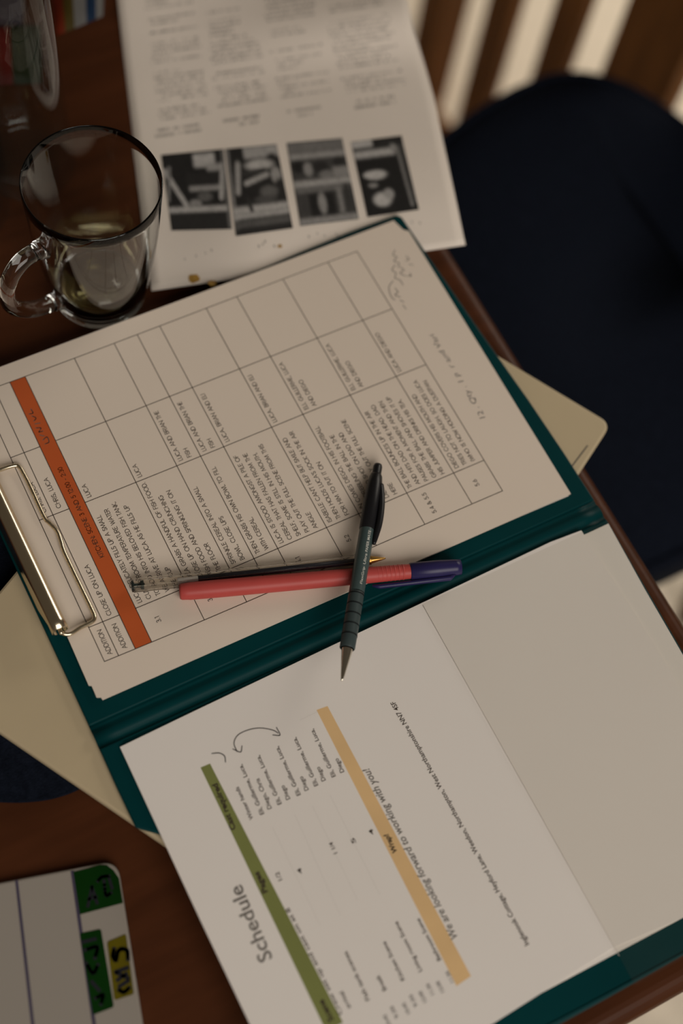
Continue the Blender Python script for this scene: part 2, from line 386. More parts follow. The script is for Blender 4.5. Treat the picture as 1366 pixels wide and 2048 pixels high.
LZ0, LZ1 = .002, .0158
lp = thing('laptop', 'closed pale champagne laptop lying askew under the teal clipboard', 'laptop')
n_ = Vector((.866, .5)); m_ = Vector((-.5, .866))         # long and short side directions in the room (X, Y)
def lap(a, b): v = n_ * a + m_ * b; return (v.x, v.y)
aR = Vector((.3458, .0308)); hi_n = aR.dot(n_); lo_m = aR.dot(m_)
pL = un(0, 1462, LZ1); pB = un(200, 1605, LZ1); lo_n = (Vector(pL[:2]).dot(n_) + Vector(pB[:2]).dot(n_)) / 2
hi_m = Vector(un(15, 1162, LZ1)[:2]).dot(m_)
hi_n += .002; lo_m -= .001
def lap_rect(i): return round_poly([lap(lo_n + i, lo_m + i), lap(hi_n - i, lo_m + i), lap(hi_n - i, hi_m - i), lap(lo_n + i, hi_m - i)], .0075, 8)
prism('base', lap_rect(.0012), LZ0, LZ0 + .0075, M_laptop, lp, .002)
prism('seam', lap_rect(.003), LZ0 + .0072, LZ0 + .0084, M_dark, lp)
lid = prism('lid', lap_rect(0), LZ0 + .0082, LZ1, M_laptop, lp, .0016)
s0, s1 = un(1140, 935, LZ1), un(1174, 890, LZ1)
sd = (s1 - s0).normalized(); sn = Vector((-sd.y, sd.x, 0))
raw('recessed_slot', [s0 + Vector((0, 0, .0001)), s1 + Vector((0, 0, .0001)), s1 + sn * -.0009 + Vector((0, 0, .0001)), s0 + sn * -.0009 + Vector((0, 0, .0001))], [(0, 1, 2, 3)], M_slot, lp)
for a, b in ((hi_n - .03, lo_m + .03), (hi_n - .03, hi_m - .03), (lo_n + .05, lo_m + .03)):
    x, y = lap(a, b); lathe('rubber_foot', [(0, 0), (.006, 0), (.006, LZ0 + .0005), (0, LZ0 + .0005)], M_dark, lp, seg=20, centre=(x, y, 0), smooth=False)
settle(lp, (*lap((lo_n + hi_n) / 2, (lo_m + hi_m) / 2), 0))

# ------------------------------------------------------------------ newspaper cutting
def smooth(a, b, x): t = min(1, max(0, (x - a) / (b - a))); return t * t * (3 - 2 * t)
def poly_at(P, v):
    for (u0, v0), (u1, v1) in zip(P, P[1:]):
        if v1 <= v <= v0: t = (v0 - v) / (v0 - v1); return u0 + (u1 - u0) * t
    return P[-1][0]
NL = [(303, 582), (287, 440), (268, 290), (248, 120), (235, 0), (222, -150)]
NR = [(931, 490), (912, 400), (888, 290), (868, 195), (848, 125), (828, 60), (815, 0), (800, -90), (792, -230)]
def news_px(s, t):
    vl = 582 - 732 * t; vr = 490 - 720 * t
    ul, ur = poly_at(NL, vl), poly_at(NR, vr)
    return ul + (ur - ul) * s, vl + (vr - vl) * s
def news(s, t, dz=0):
    u, v = news_px(s, t)
    z = .0005 + .0158 * smooth(-.05, .38, s) * (1 - smooth(.10, .55, t)) + .003 * smooth(.5, 0, s) * smooth(.25, 0, t)
    wv = smooth(.45, .75, t) * smooth(.15, 1, s)
    z += .016 * wv * (.5 - .5 * math.cos((t - .45) * 18)) + .006 * smooth(.6, 1.0, t)
    return un(u, v, z + dz)
nw = thing('newspaper_page', 'grey newspaper page with black-and-white photographs beside the glass mug', 'newspaper')
NS, NT = 30, 44; vs = [news(i / NS, j / NT) for j in range(NT + 1) for i in range(NS + 1)]
fs = [(j * (NS + 1) + i, j * (NS + 1) + i + 1, (j + 1) * (NS + 1) + i + 1, (j + 1) * (NS + 1) + i) for j in range(NT) for i in range(NS)]
pg = raw('page', vs, fs, M_news, nw, True); md = pg.modifiers.new('thickness', 'SOLIDIFY'); md.thickness = .00025; md.offset = -1
def inv_news(u, v):
    s, t = .5, .4
    for _ in range(30):
        a, b = news_px(s, t); e = 1e-3; a1, b1 = news_px(s + e, t); a2, b2 = news_px(s, t + e)
        j11, j21, j12, j22 = (a1 - a) / e, (b1 - b) / e, (a2 - a) / e, (b2 - b) / e; det = j11 * j22 - j12 * j21
        s += ((u - a) * j22 - (v - b) * j12) / det; t += ((v - b) * j11 - (u - a) * j21) / det
    return s, t
# printed photographs (u right, v down in 0..1; soft-edged grey patches: u0,u1,v0,v1,grey)
PH = [
 ([(322, 310), (447, 298), (464, 458), (343, 461)], .022, [('r', .50, .84, .03, .20, .50), ('r', .70, 1, .17, .26, .36), ('r', .36, .95, .28, .40, .03), ('l', .02, .22, .30, .68, .07, .46), ('l', .10, .18, .02, .60, .05, .22), ('r', .38, .92, .44, .50, .36), ('l', .96, .20, .88, .60, .07, .44), ('e', .62, .58, .12, .06, .14), ('r', 0, 1, .70, .77, .50), ('e', .45, .66, .10, .05, .30), ('r', 0, .95, .80, 1, .035), ('r', .95, 1, .0, 1, .20)]),
 ([(450, 298), (553, 288), (586, 456), (472, 472)], .025, [('r', .34, 1, .0, .14, .40), ('r', .0, .06, 0, 1, .26), ('e', .86, .16, .10, .06, .03), ('e', .60, .22, .26, .06, .50), ('l', .20, .20, .14, .50, .09, .38), ('l', .30, .42, .72, .34, .06, .40), ('l', .28, .31, .70, .28, .05, .05), ('e', .88, .36, .09, .10, .36), ('e', .92, .52, .10, .12, .03), ('e', .70, .54, .16, .07, .14), ('e', .62, .62, .20, .04, .09), ('r', 0, 1, .68, .76, .48), ('l', .30, .60, .34, .74, .06, .04), ('r', 0, 1, .76, .82, .44), ('r', .0, 1, .84, .93, .11), ('r', 0, 1, .93, 1, .03)]),
 ([(573, 286), (684, 276), (718, 438), (601, 452)], .06, [('r', 0, 1, 0, .13, .19), ('r', 0, 1, .14, .21, .36), ('e', .14, .30, .12, .07, .02), ('e', .30, .34, .08, .08, .30), ('e', .52, .32, .14, .07, .03), ('e', .60, .42, .12, .05, .22), ('e', .86, .28, .10, .06, .03), ('r', .72, 1, .34, .46, .30), ('r', 0, 1, .47, .55, .40), ('r', .02, .95, .56, .62, .17), ('r', .22, .66, .63, .92, .02), ('e', .44, .76, .07, .13, .30), ('r', .72, .80, .58, .9, .24), ('r', .84, .94, .55, .9, .05), ('r', 0, 1, .92, 1, .30)]),
 ([(702, 284), (803, 271), (838, 419), (735, 434)], .018, [('r', 0, .40, 0, .09, .56), ('e', .70, .07, .22, .05, .03), ('r', 0, .80, .14, .23, .48), ('e', .78, .15, .06, .06, .30), ('e', .34, .47, .20, .06, .52), ('e', .22, .46, .12, .04, .56), ('e', .24, .60, .09, .03, .30), ('e', .36, .80, .17, .09, .54), ('e', .50, .74, .10, .07, .36), ('l', .86, .14, .90, .92, .06, .20), ('l', .97, .1, .99, .9, .03, .12)]),
]
def photo_tone(p, a, b):
    e = .03
    if p[0] == 'r': return smooth(p[1] - e, p[1] + e, a) * smooth(p[2] + e, p[2] - e, a) * smooth(p[3] - e, p[3] + e, b) * smooth(p[4] + e, p[4] - e, b), p[5]
    if p[0] == 'e': return smooth(1.35, .65, math.hypot((a - p[1]) / p[3], (b - p[2]) / p[4])), p[5]
    x0, y0, x1, y1, w, g = p[1:]; t = min(1, max(0, ((a - x0) * (x1 - x0) + (b - y0) * (y1 - y0)) / ((x1 - x0) ** 2 + (y1 - y0) ** 2)))
    return smooth(w * .75, w * .3, math.hypot(a - x0 - t * (x1 - x0), b - y0 - t * (y1 - y0))), g
M_photo = vcol_mat('photo_print')
for corners, base, patches in PH:
    n = 48; vs = []; fs = []; cols = []; ST = [inv_news(*c) for c in corners]
    for j in range(n + 1):
        for i in range(n + 1):
            a, b = i / n, j / n
            s = (ST[0][0] * (1 - a) + ST[1][0] * a) * (1 - b) + (ST[3][0] * (1 - a) + ST[2][0] * a) * b
            t = (ST[0][1] * (1 - a) + ST[1][1] * a) * (1 - b) + (ST[3][1] * (1 - a) + ST[2][1] * a) * b
            vs.append(news(s, t, .00035)); g = base
            for p_ in patches:
                k, gr = photo_tone(p_, a, b); g = g * (1 - k) + gr * k
            cols.append(max(.012, g * random.uniform(.8, 1.2)))
    fs = [(j * (n + 1) + i, (j + 1) * (n + 1) + i, (j + 1) * (n + 1) + i + 1, j * (n + 1) + i + 1) for j in range(n) for i in range(n)]
    o = raw('printed_photo', vs, fs, M_photo, nw, True)
    at = o.data.color_attributes.new('print', 'FLOAT_COLOR', 'POINT')
    for k, g in enumerate(cols): at.data[k].color = (g, g * .97, g * .94, 1)
# columns of unreadable small print
for c0, c1 in ((.09, .27), (.29, .47), (.50, .68), (.71, .93)):
    vs = []; fs = []; t = .455
    while t < 1.0:
        if random.random() < .86:
            s = c0 + random.uniform(0, .02); end = c1 - (random.uniform(0, .12) if random.random() < .3 else random.uniform(0, .01)); den = random.choice((.6, .8, 1.))
            while s < end:
                w = random.uniform(.0012, .0026); h = random.choice((.004, .004, .0062))
                if random.random() < den: i = len(vs); vs += [news(s, t, .0003), news(s + w, t, .0003), news(s + w, t + h, .0003), news(s, t + h, .0003)]; fs.append((i, i + 1, i + 2, i + 3))
                s += w + random.uniform(.0012, .003) + (.006 if random.random() < .18 else 0)
        t += .0125 if random.random() < .92 else .030
    raw('printed_column', vs, fs, M_newsink, nw)
for c0, c1 in ((.06, .26), (.30, .46), (.49, .66), (.69, .90)):     # captions over and under the photographs
    for t0, k in ((.425, 2), (.41, 2), (.078, 1)):
        vs = []; fs = []; s = c0 + random.uniform(0, .06)
        while s < c1 - random.uniform(0, .06):
            w = random.uniform(.0015, .003); t = t0 + (.0 if k > 1 else random.uniform(-.01, .01))
            i = len(vs); vs += [news(s, t, .0003), news(s + w, t, .0003), news(s + w, t + .007, .0003), news(s, t + .007, .0003)]; fs.append((i, i + 1, i + 2, i + 3)); s += w + random.uniform(.002, .005 if k > 1 else .03) + (.012 if random.random() < .2 else 0)
        raw('caption', vs, fs, M_newsink, nw)
for (u, v, r) in ((388, 557, 13), (425, 566, 9), (560, 492, 5)):
    vs = []; st0 = inv_news(u, v)
    for k in range(18):
        a = 2 * math.pi * k / 18; rr = r * random.uniform(.75, 1.1); s, t = inv_news(u + rr * math.cos(a), v + rr * .7 * math.sin(a)); vs.append(news(s, t, .00045))
    o = raw('mustard_stain', vs, [tuple(range(18))[::-1]], M_stain, nw); o['label'] = 'small yellow-brown food stain'
settle(nw, un(620, 300, 0))

# ------------------------------------------------------------------ teal clipboard folder
BZ0, BZ1 = .0165, .0192
def pg2(x, y): return (y / 1000, x / 1000)          # page millimetres -> room X, Y
cf = thing('clipboard_folder', 'open teal vinyl clipboard folder with steel clip lying on the laptop', 'clipboard')
def px_poly(L, z): return [tuple(un(u, v, z)[:2]) for u, v in L]
bd = [pg2(-9.5, 309.8), pg2(24.4, 309.3), pg2(63.9, 307.9), pg2(119, 304.6), pg2(172, 301.9), pg2(212.5, 300.0), pg2(215.6, 297.5), pg2(215.6, 265), pg2(214.2, 228), pg2(212.4, 193), pg2(209.9, 145), pg2(206, 60), pg2(202, -6), pg2(111, -9.2), pg2(23, -8.6), pg2(-9.5, -8.6)]
prism('back_board', bd, BZ0, BZ1, M_teal, cf, .0009)
# spine: shallow ribbed strip joining board and cover
prof = [(-9.0, 1.9), (-11, 1.3), (-12.5, 1.2), (-14, 2.4), (-16.5, 3.0), (-19, 2.4), (-20.5, 1.2), (-22, 1.2), (-23.5, 1.9)]
vs = []; fs = []; NY = 24
for j in range(NY + 1):
    y = -8.6 + (309.7 + 8.6) * j / NY
    for x, h in prof: vs.append((y / 1000, x / 1000, BZ0 + h / 1000))
K = len(prof)
for j in range(NY):
    for i in range(K - 1): fs.append((j * K + i, j * K + i + 1, (j + 1) * K + i + 1, (j + 1) * K + i))
sp = raw('spine', vs, fs, M_teal, cf, True); md = sp.modifiers.new('thickness', 'SOLIDIFY'); md.thickness = .0011; md.offset = -1
cc = un(319, 1668, BZ1)
cv = [pg2(-23, 309.8), pg2(-30.4, 309.7), pg2(-68, 308.2), pg2(-112, 306.6), pg2(-253.5, 301), pg2(-255, 299), tuple(un(1366, 1911, BZ1)[:2]), tuple(un(1216, 1996, BZ1)[:2]), tuple(un(1132, 2042, BZ1)[:2]), pg2(-250, 60), pg2(-248, 8), (cc.x + .006, cc.y - .012), (cc.x, cc.y), pg2(-71, -6), pg2(-68.7, -8.5), pg2(-45, -8.8), pg2(-23, -8.6)]
prism('front_cover', cv, BZ0, BZ1, M_teal, cf, .0009)
# weld line along the cover's outer edge
tube('weld_line', [(y / 1000, x / 1000, BZ1 - .0002) for x, y in ((-251.0, 296), (-250.2, 205), (-249.4, 150), (-247.0, 60))], .0008, M_teal, cf, n=8)
tube('weld_line', [(y / 1000, x / 1000, BZ1 - .0002) for x, y in ((-25.2, 306), (-25.2, 150), (-25.2, 4))], .0006, M_teal, cf, n=8)
# the pocket: clear film over the lower part of the cover
PZ = .0211
vs = []; fs = []; NX_, NY_ = 14, 14
pA, pB_, pC, pD = (-24.5, 184.7), (-252.5, 184.5), (-252.8, 300.0), (-24.5, 308.4)
for j in range(NY_ + 1):
    for i in range(NX_ + 1):
        a, b = i / NX_, j / NY_
        x = (pA[0] * (1 - a) + pB_[0] * a) * (1 - b) + (pD[0] * (1 - a) + pC[0] * a) * b
        y = (pA[1] * (1 - a) + pB_[1] * a) * (1 - b) + (pD[1] * (1 - a) + pC[1] * a) * b
        edge = smooth(0, .04, a) * smooth(1, .985, a) * .5 + .5
        vs.append((y / 1000, x / 1000, BZ1 + (PZ - BZ1) * edge + .0006))
fs = [(j * (NX_ + 1) + i, j * (NX_ + 1) + i + 1, (j + 1) * (NX_ + 1) + i + 1, (j + 1) * (NX_ + 1) + i) for j in range(NY_) for i in range(NX_)]
M_edge = mat('film_edge', (.62, .58, .54), .4, .3, var=.05)
tube('pocket_edge', [(pA[1] / 1000, y / 1000, PZ + .0003) for y in (pA[0] - 1, -90, -170, pB_[0] + 16)], .00013, M_edge, cf, n=6)
pk = raw('clear_pocket', vs, fs, M_film, cf, True); pk['label'] = 'clear plastic pocket film'
# steel clip
a0 = un(121, 1262, .0280); a1 = un(-2, 1000, .0280); ax = (a1 - a0).normalized(); aL = .118
bp_ = [(a0.x - .0020, a0.y + .006), (a0.x - .0048, a0.y + .032), (a0.x - .0050, a0.y + aL - .03), (a0.x - .003, a0.y + aL - .006), (a0.x + .003, a0.y + aL - .006), (a0.x + .003, a0.y + .006)]
clipb = prism('clip_plate', bp_, BZ1 - .0003, BZ1 + .0012, M_chrome, cf, .0004); clipb['label'] = 'steel clip base plate'
# rolled lever: open tube, flattened lip along one side
vs = []; fs = []; n = 22; ST_ = 20
e_up = Vector((0, 0, 1)); e_sd = ax.cross(e_up).normalized()
if e_sd.x < 0: e_sd = -e_sd                           # e_sd points towards the sheet
for k in range(ST_ + 1):
    c = a0 + ax * aL * k / ST_
    for i in range(n + 1):
        a = math.radians(-60 + 300 * i / n); r = .0043
        vs.append(c + e_sd * (-math.cos(a) * r * -1.0) + e_up * math.sin(a) * r)
for k in range(ST_):
    for i in range(n): b = k * (n + 1) + i; fs.append((b, b + 1, b + n + 2, b + n + 1))
lv = raw('clip_lever', vs, fs, M_chrome, cf, True); md = lv.modifiers.new('thickness', 'SOLIDIFY'); md.thickness = .0008; md.offset = 0
lv['label'] = 'rolled steel clip lever'
f0 = a0 + e_sd * -.0038 + e_up * -.0024
vs = [f0 + ax * .004, f0 + ax * (aL - .004), f0 + ax * (aL - .012) - e_sd * .0014 - e_up * .0058, f0 + ax * .020 - e_sd * .0014 - e_up * .0058]
fl2 = raw('clip_flange', vs, [(0, 1, 2, 3)], M_chrome, cf); md = fl2.modifiers.new('thickness', 'SOLIDIFY'); md.thickness = .0008; md.offset = 0
wire = [a0 + ax * .05, a0 + ax * .004, a0 - ax * .001 + e_sd * .0005 - e_up * .001, un(140, 1268, .0262), un(160, 1256, .0250), un(178, 1247, .0240), un(187, 1241, .0236), un(189, 1233, .0234), un(182, 1216, .0232), un(150, 1150, .0231), un(128, 1103, .0231), un(122, 1083, .0231), un(114, 1062, .0231), un(98, 1045, .0231), un(88, 1033, .0231), un(60, 972, .0232), un(46, 945, .0234), un(39, 934, .0236), un(30, 931, .0238), un(5, 938, .025), un(-25, 950, .027)]
w2 = spline(wire, 6); wq = a0 + ax * (aL - .004); w2 += spline([w2[-1], wq + e_sd * .004, wq, wq - ax * .04], 5)[1:]
wr = tube('clip_wire', w2, .00118, M_chrome, cf, n=10); wr['label'] = 'bent steel wire of the clip'
settle(cf, (.15, -.02, BZ0))

# ------------------------------------------------------------------ sheets
def sheet(name, pts, z0, z1, m, label):
    o = thing(name, label, 'paper sheet'); p = prism('page', pts, z0, z1, m, o); return o
u1 = sheet('printed_sheet', [pg2(-1.0, 296.5), pg2(199, 294.3), pg2(206, 12), pg2(3.5, 1.0)], BZ1, BZ1 + .0009, M_paper2, 'plain white sheet underneath the clipped shot list')
settle(u1, (.15, .1, BZ1))
cz = BZ1 + .0009
PT = .0215
up = sheet('shot_list_sheet', [pg2(-.9, 297.7), pg2(200.5, 297.8), tuple(un(815, 462, PT)[:2]), tuple(un(806, 459, PT)[:2]), tuple(un(787, 441, PT)[:2]), tuple(un(500, 549, PT)[:2]), tuple(un(250, 641, PT)[:2]), tuple(un(0, 734, PT)[:2]), tuple(un(-105, 773, PT)[:2]), tuple(un(-40, 905, PT)[:2]), tuple(un(40, 1070, PT)[:2]), tuple(un(134, 1272, PT)[:2]), tuple(un(177, 1370, PT)[:2]), tuple(un(183, 1371, PT)[:2]), tuple(un(193, 1394, PT)[:2]), tuple(un(201, 1394, PT)[:2]), tuple(un(205, 1399, PT)[:2])], cz, PT, M_cream, 'white typed shot list with an orange band, held in the clipboard clip')
CXY = [[1.645274254006916, -0.5185939306425882], [0.9864166912978041, 0.005277362849451593], [-0.0344236267101827, 1.0016498827236158], [2.3232454943336676e-05, 1.34458289254757e-05], [0.00014780943464245185, -5.815851026517983e-05], [0.0001861304821713359, 3.5942090328783816e-05], [-2.739760930348112e-07, -1.0915431994796936e-07], [-1.0784051607259926e-07, 9.655067922768878e-08], [-3.572118723038642e-07, -1.012282302972553e-07]]
def prt(z):
    def fn(x, y):
        q = (1, x, y, x * x, x * y, y * y, x * x * y, x * y * y, y ** 3)
        return Vector((sum(c[1] * k for c, k in zip(CXY, q)) / 1000, sum(c[0] * k for c, k in zip(CXY, q)) / 1000, z))
    return fn
F1 = prt(PT + .00008); F0 = prt(PT + .00004)
cols = [18.1, 39.7, 109.9, 152.7, 198.7]; rows = [13.1, 21.2, 30.8, 40.3, 71.2, 96.6, 111.5, 126.2, 157., 177.6, 209.1, 240.4, 261.]
vs = []; fs = []
def strip(x0, y0, x1, y1, n, fn, w):
    ribbon(vs, fs, [(x0 + (x1 - x0) * k / n, y0 + (y1 - y0) * k / n) for k in range(n + 1)], w, fn)
for i, y in enumerate(rows): strip(cols[0], y, cols[4], y, 10, F1, .42)
for j, x in enumerate(cols):
    if j in (0, 4): strip(x, rows[0], x, rows[-1], 12, F1, .42)
    else: strip(x, rows[0], x, rows[2], 3, F1, .42); strip(x, rows[3], x, rows[-1], 12, F1, .42)
raw('table_rules', vs, fs, M_ink, up)
vs = []; fs = []; n = 12
for k in range(n + 1):
    x = cols[0] + (cols[4] - cols[0]) * k / n; vs += [F0(x, rows[2]), F0(x, rows[3])]
fs = [(2 * k, 2 * k + 1, 2 * k + 3, 2 * k + 2) for k in range(n)]
raw('orange_band', vs, fs, M_orange, up)
CAP, PITCH, STW = 2.40, 5.42, .30
def cell(row, col, lines, dx=2.0, first=4.7, cap=CAP, pitch=PITCH, centre=False):
    vs = []; fs = []
    for k, s in enumerate(lines):
        x = cols[col] + dx
        if centre: x = (cols[col] + cols[col + 1]) / 2 - text_width(s, cap) / 2
        caps(vs, fs, s, x, rows[row] + first + k * pitch, cap, STW, F1)
    raw('printed_text', vs, fs, M_ink, up)
cell(0, 0, ['ADDITION'], dx=2.4, first=5.6); cell(1, 0, ['ADDITION'], dx=2.4, first=6.0)
cell(1, 1, ['CLOSE UP ON LUCA'], dx=1.9, first=6.0); cell(0, 2, ['CHRIS, LUCA'], dx=3.2, first=5.6); cell(1, 2, ['CHRIS, LUCA'], dx=2.6, first=6.0)
vs = []; fs = []; caps(vs, fs, 'KITCHEN: SCENE 3 AND 5 12:00 - 2:30', 75, 37.0, 2.45, .32, F1); raw('printed_text', vs, fs, M_ink, up)
cell(3, 0, ['3.1'], centre=True, first=9.5); cell(4, 0, ['3.2'], centre=True, first=9); cell(7, 0, ['4.1'], centre=True, first=8.8); cell(8, 0, ['5.2'], centre=True, first=9)
cell(10, 0, ['5.4 & 5.5'], centre=True, first=10); cell(11, 0, ['5.6'], centre=True, first=10)
cell(3, 1, ['LUCA DELICATELY FILLS UP A SMALL', 'CUP OF ROOM TEMPERATURE WATER', 'TO ADD INTO HIS BELOVED FISH TANK.', 'WE ARRIVE AT LUCA AS HE FILLS UP', 'THE CUP'])
cell(4, 1, ['LUCA GRABS A HANDFUL OF FISH FOOD.', 'CLOSE UP ON HAND CRUNCHING', 'FISH FOOD AND SPRINKLING IT ON', 'THE FLOOR'])
cell(5, 1, ['SPRINKLE CEREAL INTO A SMALL', 'BOWL, CLOSE UPS']); cell(6, 1, ['THEN GRABS HIS OWN BOWL TO FILL', 'WITH CEREAL.'])
cell(7, 1, ['LUCA IS STOOD AMONGST A PILE OF', 'CEREAL THAT HAS FALLEN FROM THE', 'SHELF, SOME IS STILL IN HIS MOUTH.', 'PLAY OUT THE FULL SCENE FROM THIS', 'ANGLE'])
cell(8, 1, ["ISABELLE CAN'T HELP BUT SMILE AND", "THEN HOLDS LUCA'S SOCK IN THE AIR", 'FOR HIM TO PUT IT ON'])
cell(9, 1, ['IN COMES DIEGO, IN HIS FOOTBALL', 'KIT DRIBBLING THE BALL IN THE', 'AIR. TWO SHOT ON DAD AND', 'DIEGO. PLAY OUT THE FULL SCENE', 'HERE'])
cell(10, 1, ['THE BALL BOUNCES UP IN THE AIR', 'AND HITS DAD ON THE HEAD. DAD', 'PAUSES FOR A MOMENT AND THEN', 'GRABS THE BALL AND SHOVES IT UP', 'HIS JUMPER AND DRINKS HIS TEA.'])
cell(11, 1, ['DIEGO COVERS HIS MOUTH AND', 'TRIES NOT TO LAUGH. SO DOES LUCA', '(WHO IS NOW HOLDING A DUSTPAN'])
cell(3, 2, ['LUCA']); cell(4, 2, ['LUCA'])
for r in (5, 6): cell(r, 2, ['LUCA AND BRIAN THE', 'FISH'])
for r in (7, 8): cell(r, 2, ['LUCA, BRIAN AND ELI'])
for r in (9, 10): cell(r, 2, ['ELI, GUILLERME, LUCA', 'AND DIEGO'])
cell(11, 2, ['LUCA AND DIEGO'])
# handwriting, traced from the photograph onto the page
def scrawl(lines, w, m, parent, z, name='handwriting'):
    vs = []; fs = []
    for l in lines:
        P = [un(u, v, z) for u, v in l]; P = spline(P, 4) if len(P) > 2 else P
        ribbon(vs, fs, [(p.x, p.y) for p in P], w, lambda x, y: Vector((x, y, z)))
    return raw(name, vs, fs, m, parent)
HZ = PT + .00012
def pencil_note(txt, p0, p1, h, z, parent, bold=-.004):
    A = un(*p0, z); B = un(*p1, z); d = Vector((B.x - A.x, B.y - A.y)); L = d.length; d.normalize(); q = Vector((-d.y, d.x))
    if q.x > 0: q = -q
    vs = []; fs = []; V, F = font_mesh(txt, bold); w = max(v[0] for v in V); k = h / 700
    for n_i, v in enumerate(V):
        wob = .0004 * math.sin(v[0] * 5.1); P = Vector((A.x, A.y)) + d * (v[0] * L / w + .18 * v[1] * k) + q * (v[1] * k + wob); vs.append(Vector((P.x, P.y, z)))
    return raw('handwriting', vs, [tuple(f) for f in F], M_pencil, parent)
pencil_note('12 . Qty . 1 p  r and Vari', (974, 838), (868, 668), 3.6, HZ, up)
scrawl([[(790, 500), (786, 510), (794, 514), (788, 522), (798, 526), (796, 534)], [(800, 534), (808, 540), (800, 546), (812, 552)], [(790, 530), (784, 540), (792, 546), (790, 556), (800, 560), (806, 570)],
        [(812, 512), (818, 518), (812, 522)], [(818, 528), (826, 530)], [(820, 546), (822, 552), (816, 552)],
        [(786, 562), (778, 574), (782, 592), (790, 600)], [(790, 576), (796, 584), (790, 590), (800, 594)], [(800, 600), (808, 604)], [(806, 610), (812, 618)]], .00042, M_pencil, up, HZ)
scrawl([[(62, 818), (66, 826), (58, 828)], [(64, 832), (72, 836), (68, 842)], [(70, 848), (80, 846)], [(72, 856), (82, 856), (78, 864), (86, 862)], [(80, 870), (88, 872)], [(86, 880), (94, 874), (98, 884), (90, 888)]], .0005, M_inkgrey, up, HZ)
settle(up, (.15, .1, cz))

# lower pair of sheets in the clear pocket
l1 = sheet('plain_sheet', [pg2(-26.3, 309.0), pg2(-70.9, 306.6), pg2(-113.6, 305.2), pg2(-236.5, 301), pg2(-232, 12), pg2(-28, 10)], BZ1, BZ1 + .0004, M_paper2, 'plain white sheet sticking out below the schedule in the folder pocket')
settle(l1, (.15, -.13, BZ1))
LZ = PZ - .0004
lo = sheet('schedule_sheet', [pg2(-23.6, 291.5), pg2(-22.3, 271), pg2(-24.4, 139), pg2(-26, 48), pg2(-27.1, 1.3), pg2(-125.5, 1.4), pg2(-235.5, 2.6), pg2(-235.6, 110), pg2(-233.7, 145), pg2(-231.6, 184), pg2(-235.3, 226), pg2(-235, 295)], BZ1 + .0004, LZ, M_paper, 'white schedule page with green and tan bands tucked into the folder pocket')
def FL(x, y): return Vector((y / 1000, x / 1000, LZ + .00006))
def pxl(u, v): p = un(u, v, LZ); return p.y * 1000, p.x * 1000
def quad_px(name, c, m, dz=.00003):
    vs = []; n = 8
    for k in range(n + 1):
        a = k / n; vs += [un(c[0][0] * (1 - a) + c[3][0] * a, c[0][1] * (1 - a) + c[3][1] * a, LZ + dz), un(c[1][0] * (1 - a) + c[2][0] * a, c[1][1] * (1 - a) + c[2][1] * a, LZ + dz)]
    return raw(name, vs, [(2 * k, 2 * k + 1, 2 * k + 3, 2 * k + 2) for k in range(n)], m, lo)
quad_px('green_band', [(401, 1535), (420, 1527), (686, 2045), (652, 2062)], M_green)
quad_px('tan_band', [(633, 1420), (655, 1412), (942, 1952), (913, 1972)], M_tan)
def wline(s, p0, p1, h, m=M_ink, slant=0., name='printed_text', bold=.012):
    """text whose baseline runs from pixel p0 to pixel p1 on the schedule sheet"""
    A = un(*p0, LZ); B = un(*p1, LZ); d = Vector((B.x - A.x, B.y - A.y)); L = d.length; d.normalize(); up_ = Vector((-d.y, d.x)); 
    if up_.x > 0: up_ = -up_
    vs = []; fs = []
    def fn(x, y): q = Vector((A.x, A.y)) + d * x + up_ * (-y); return Vector((q.x, q.y, LZ + .00008))
    words(vs, fs, s, 0, 0, L, h / 1000, fn, slant, bold); raw(name, vs, fs, m, lo)
wline('Schedule', (546, 1917), (482, 1768), 7.2, M_inkgrey)
wline('We are looking forward to working with you!', (917, 1876), (738, 1537), 3.9, M_inkgrey, .2)
wline('Inglenook Cottage, Heyford Lane, Weedon, Northampton, West Northamptonshire NN7 4SF', (1059, 1889), (789, 1402), 2.7, M_ink)
wline('Wrap!', (795, 1704), (776, 1668), 2.6, M_ink, .2, bold=.035)
wline('Cast required', (472, 1658), (434, 1566), 2.9, M_ink, bold=.035); wline('Pages', (536, 1784), (517, 1742), 2.9, M_ink, bold=.035); wline('Scene', (668, 2040), (646, 1998), 2.9, M_ink, bold=.035)
wline('Winter hands', (507, 1637), (477, 1573), 2.2)
for (p0, p1, q0, q1, s2) in (((529, 1628), (484, 1528), (544, 1617), (518, 1556), 'Diego, Chris'), ((564, 1608), (519, 1510), (581, 1598), (568, 1570), 'Diego'), ((602, 1590), (557, 1492), (618, 1580), (605, 1552), 'Diego'), ((637, 1571), (592, 1474), (652, 1561), (639, 1533), 'Diego'), ((672, 1553), (627, 1457), (689, 1544), (676, 1516), 'Diego')):
    wline('Eli, Guillerme, Luca,', p0, p1, 2.3); wline(s2, q0, q1, 2.3)
for s, (u, v) in (('1/2', (566, 1762)), ('4', (606, 1746)), ('1 1/4', (676, 1708)), ('5', (713, 1686)), ('4', (749, 1668))): wline(s, (u, v), (u - 5 * len(s) ** .5, v - 11 * len(s) ** .5), 2.2)
wline('Crew set up and cast on at 8', (686, 2028), (578, 1815), 2.2)
for s, p0, p1 in (('arrival', (702, 2015), (686, 1982)), ('Fish tank scenes', (740, 2000), (694, 1902)), ('Break', (774, 1980), (758, 1949)), ('Kitchen Scene', (810, 1960), (771, 1882)), ('Living room Scene', (845, 1942), (795, 1842)), ('Bathroom Scene', (883, 1920), (839, 1836))): wline(s, p0, p1, 2.2)
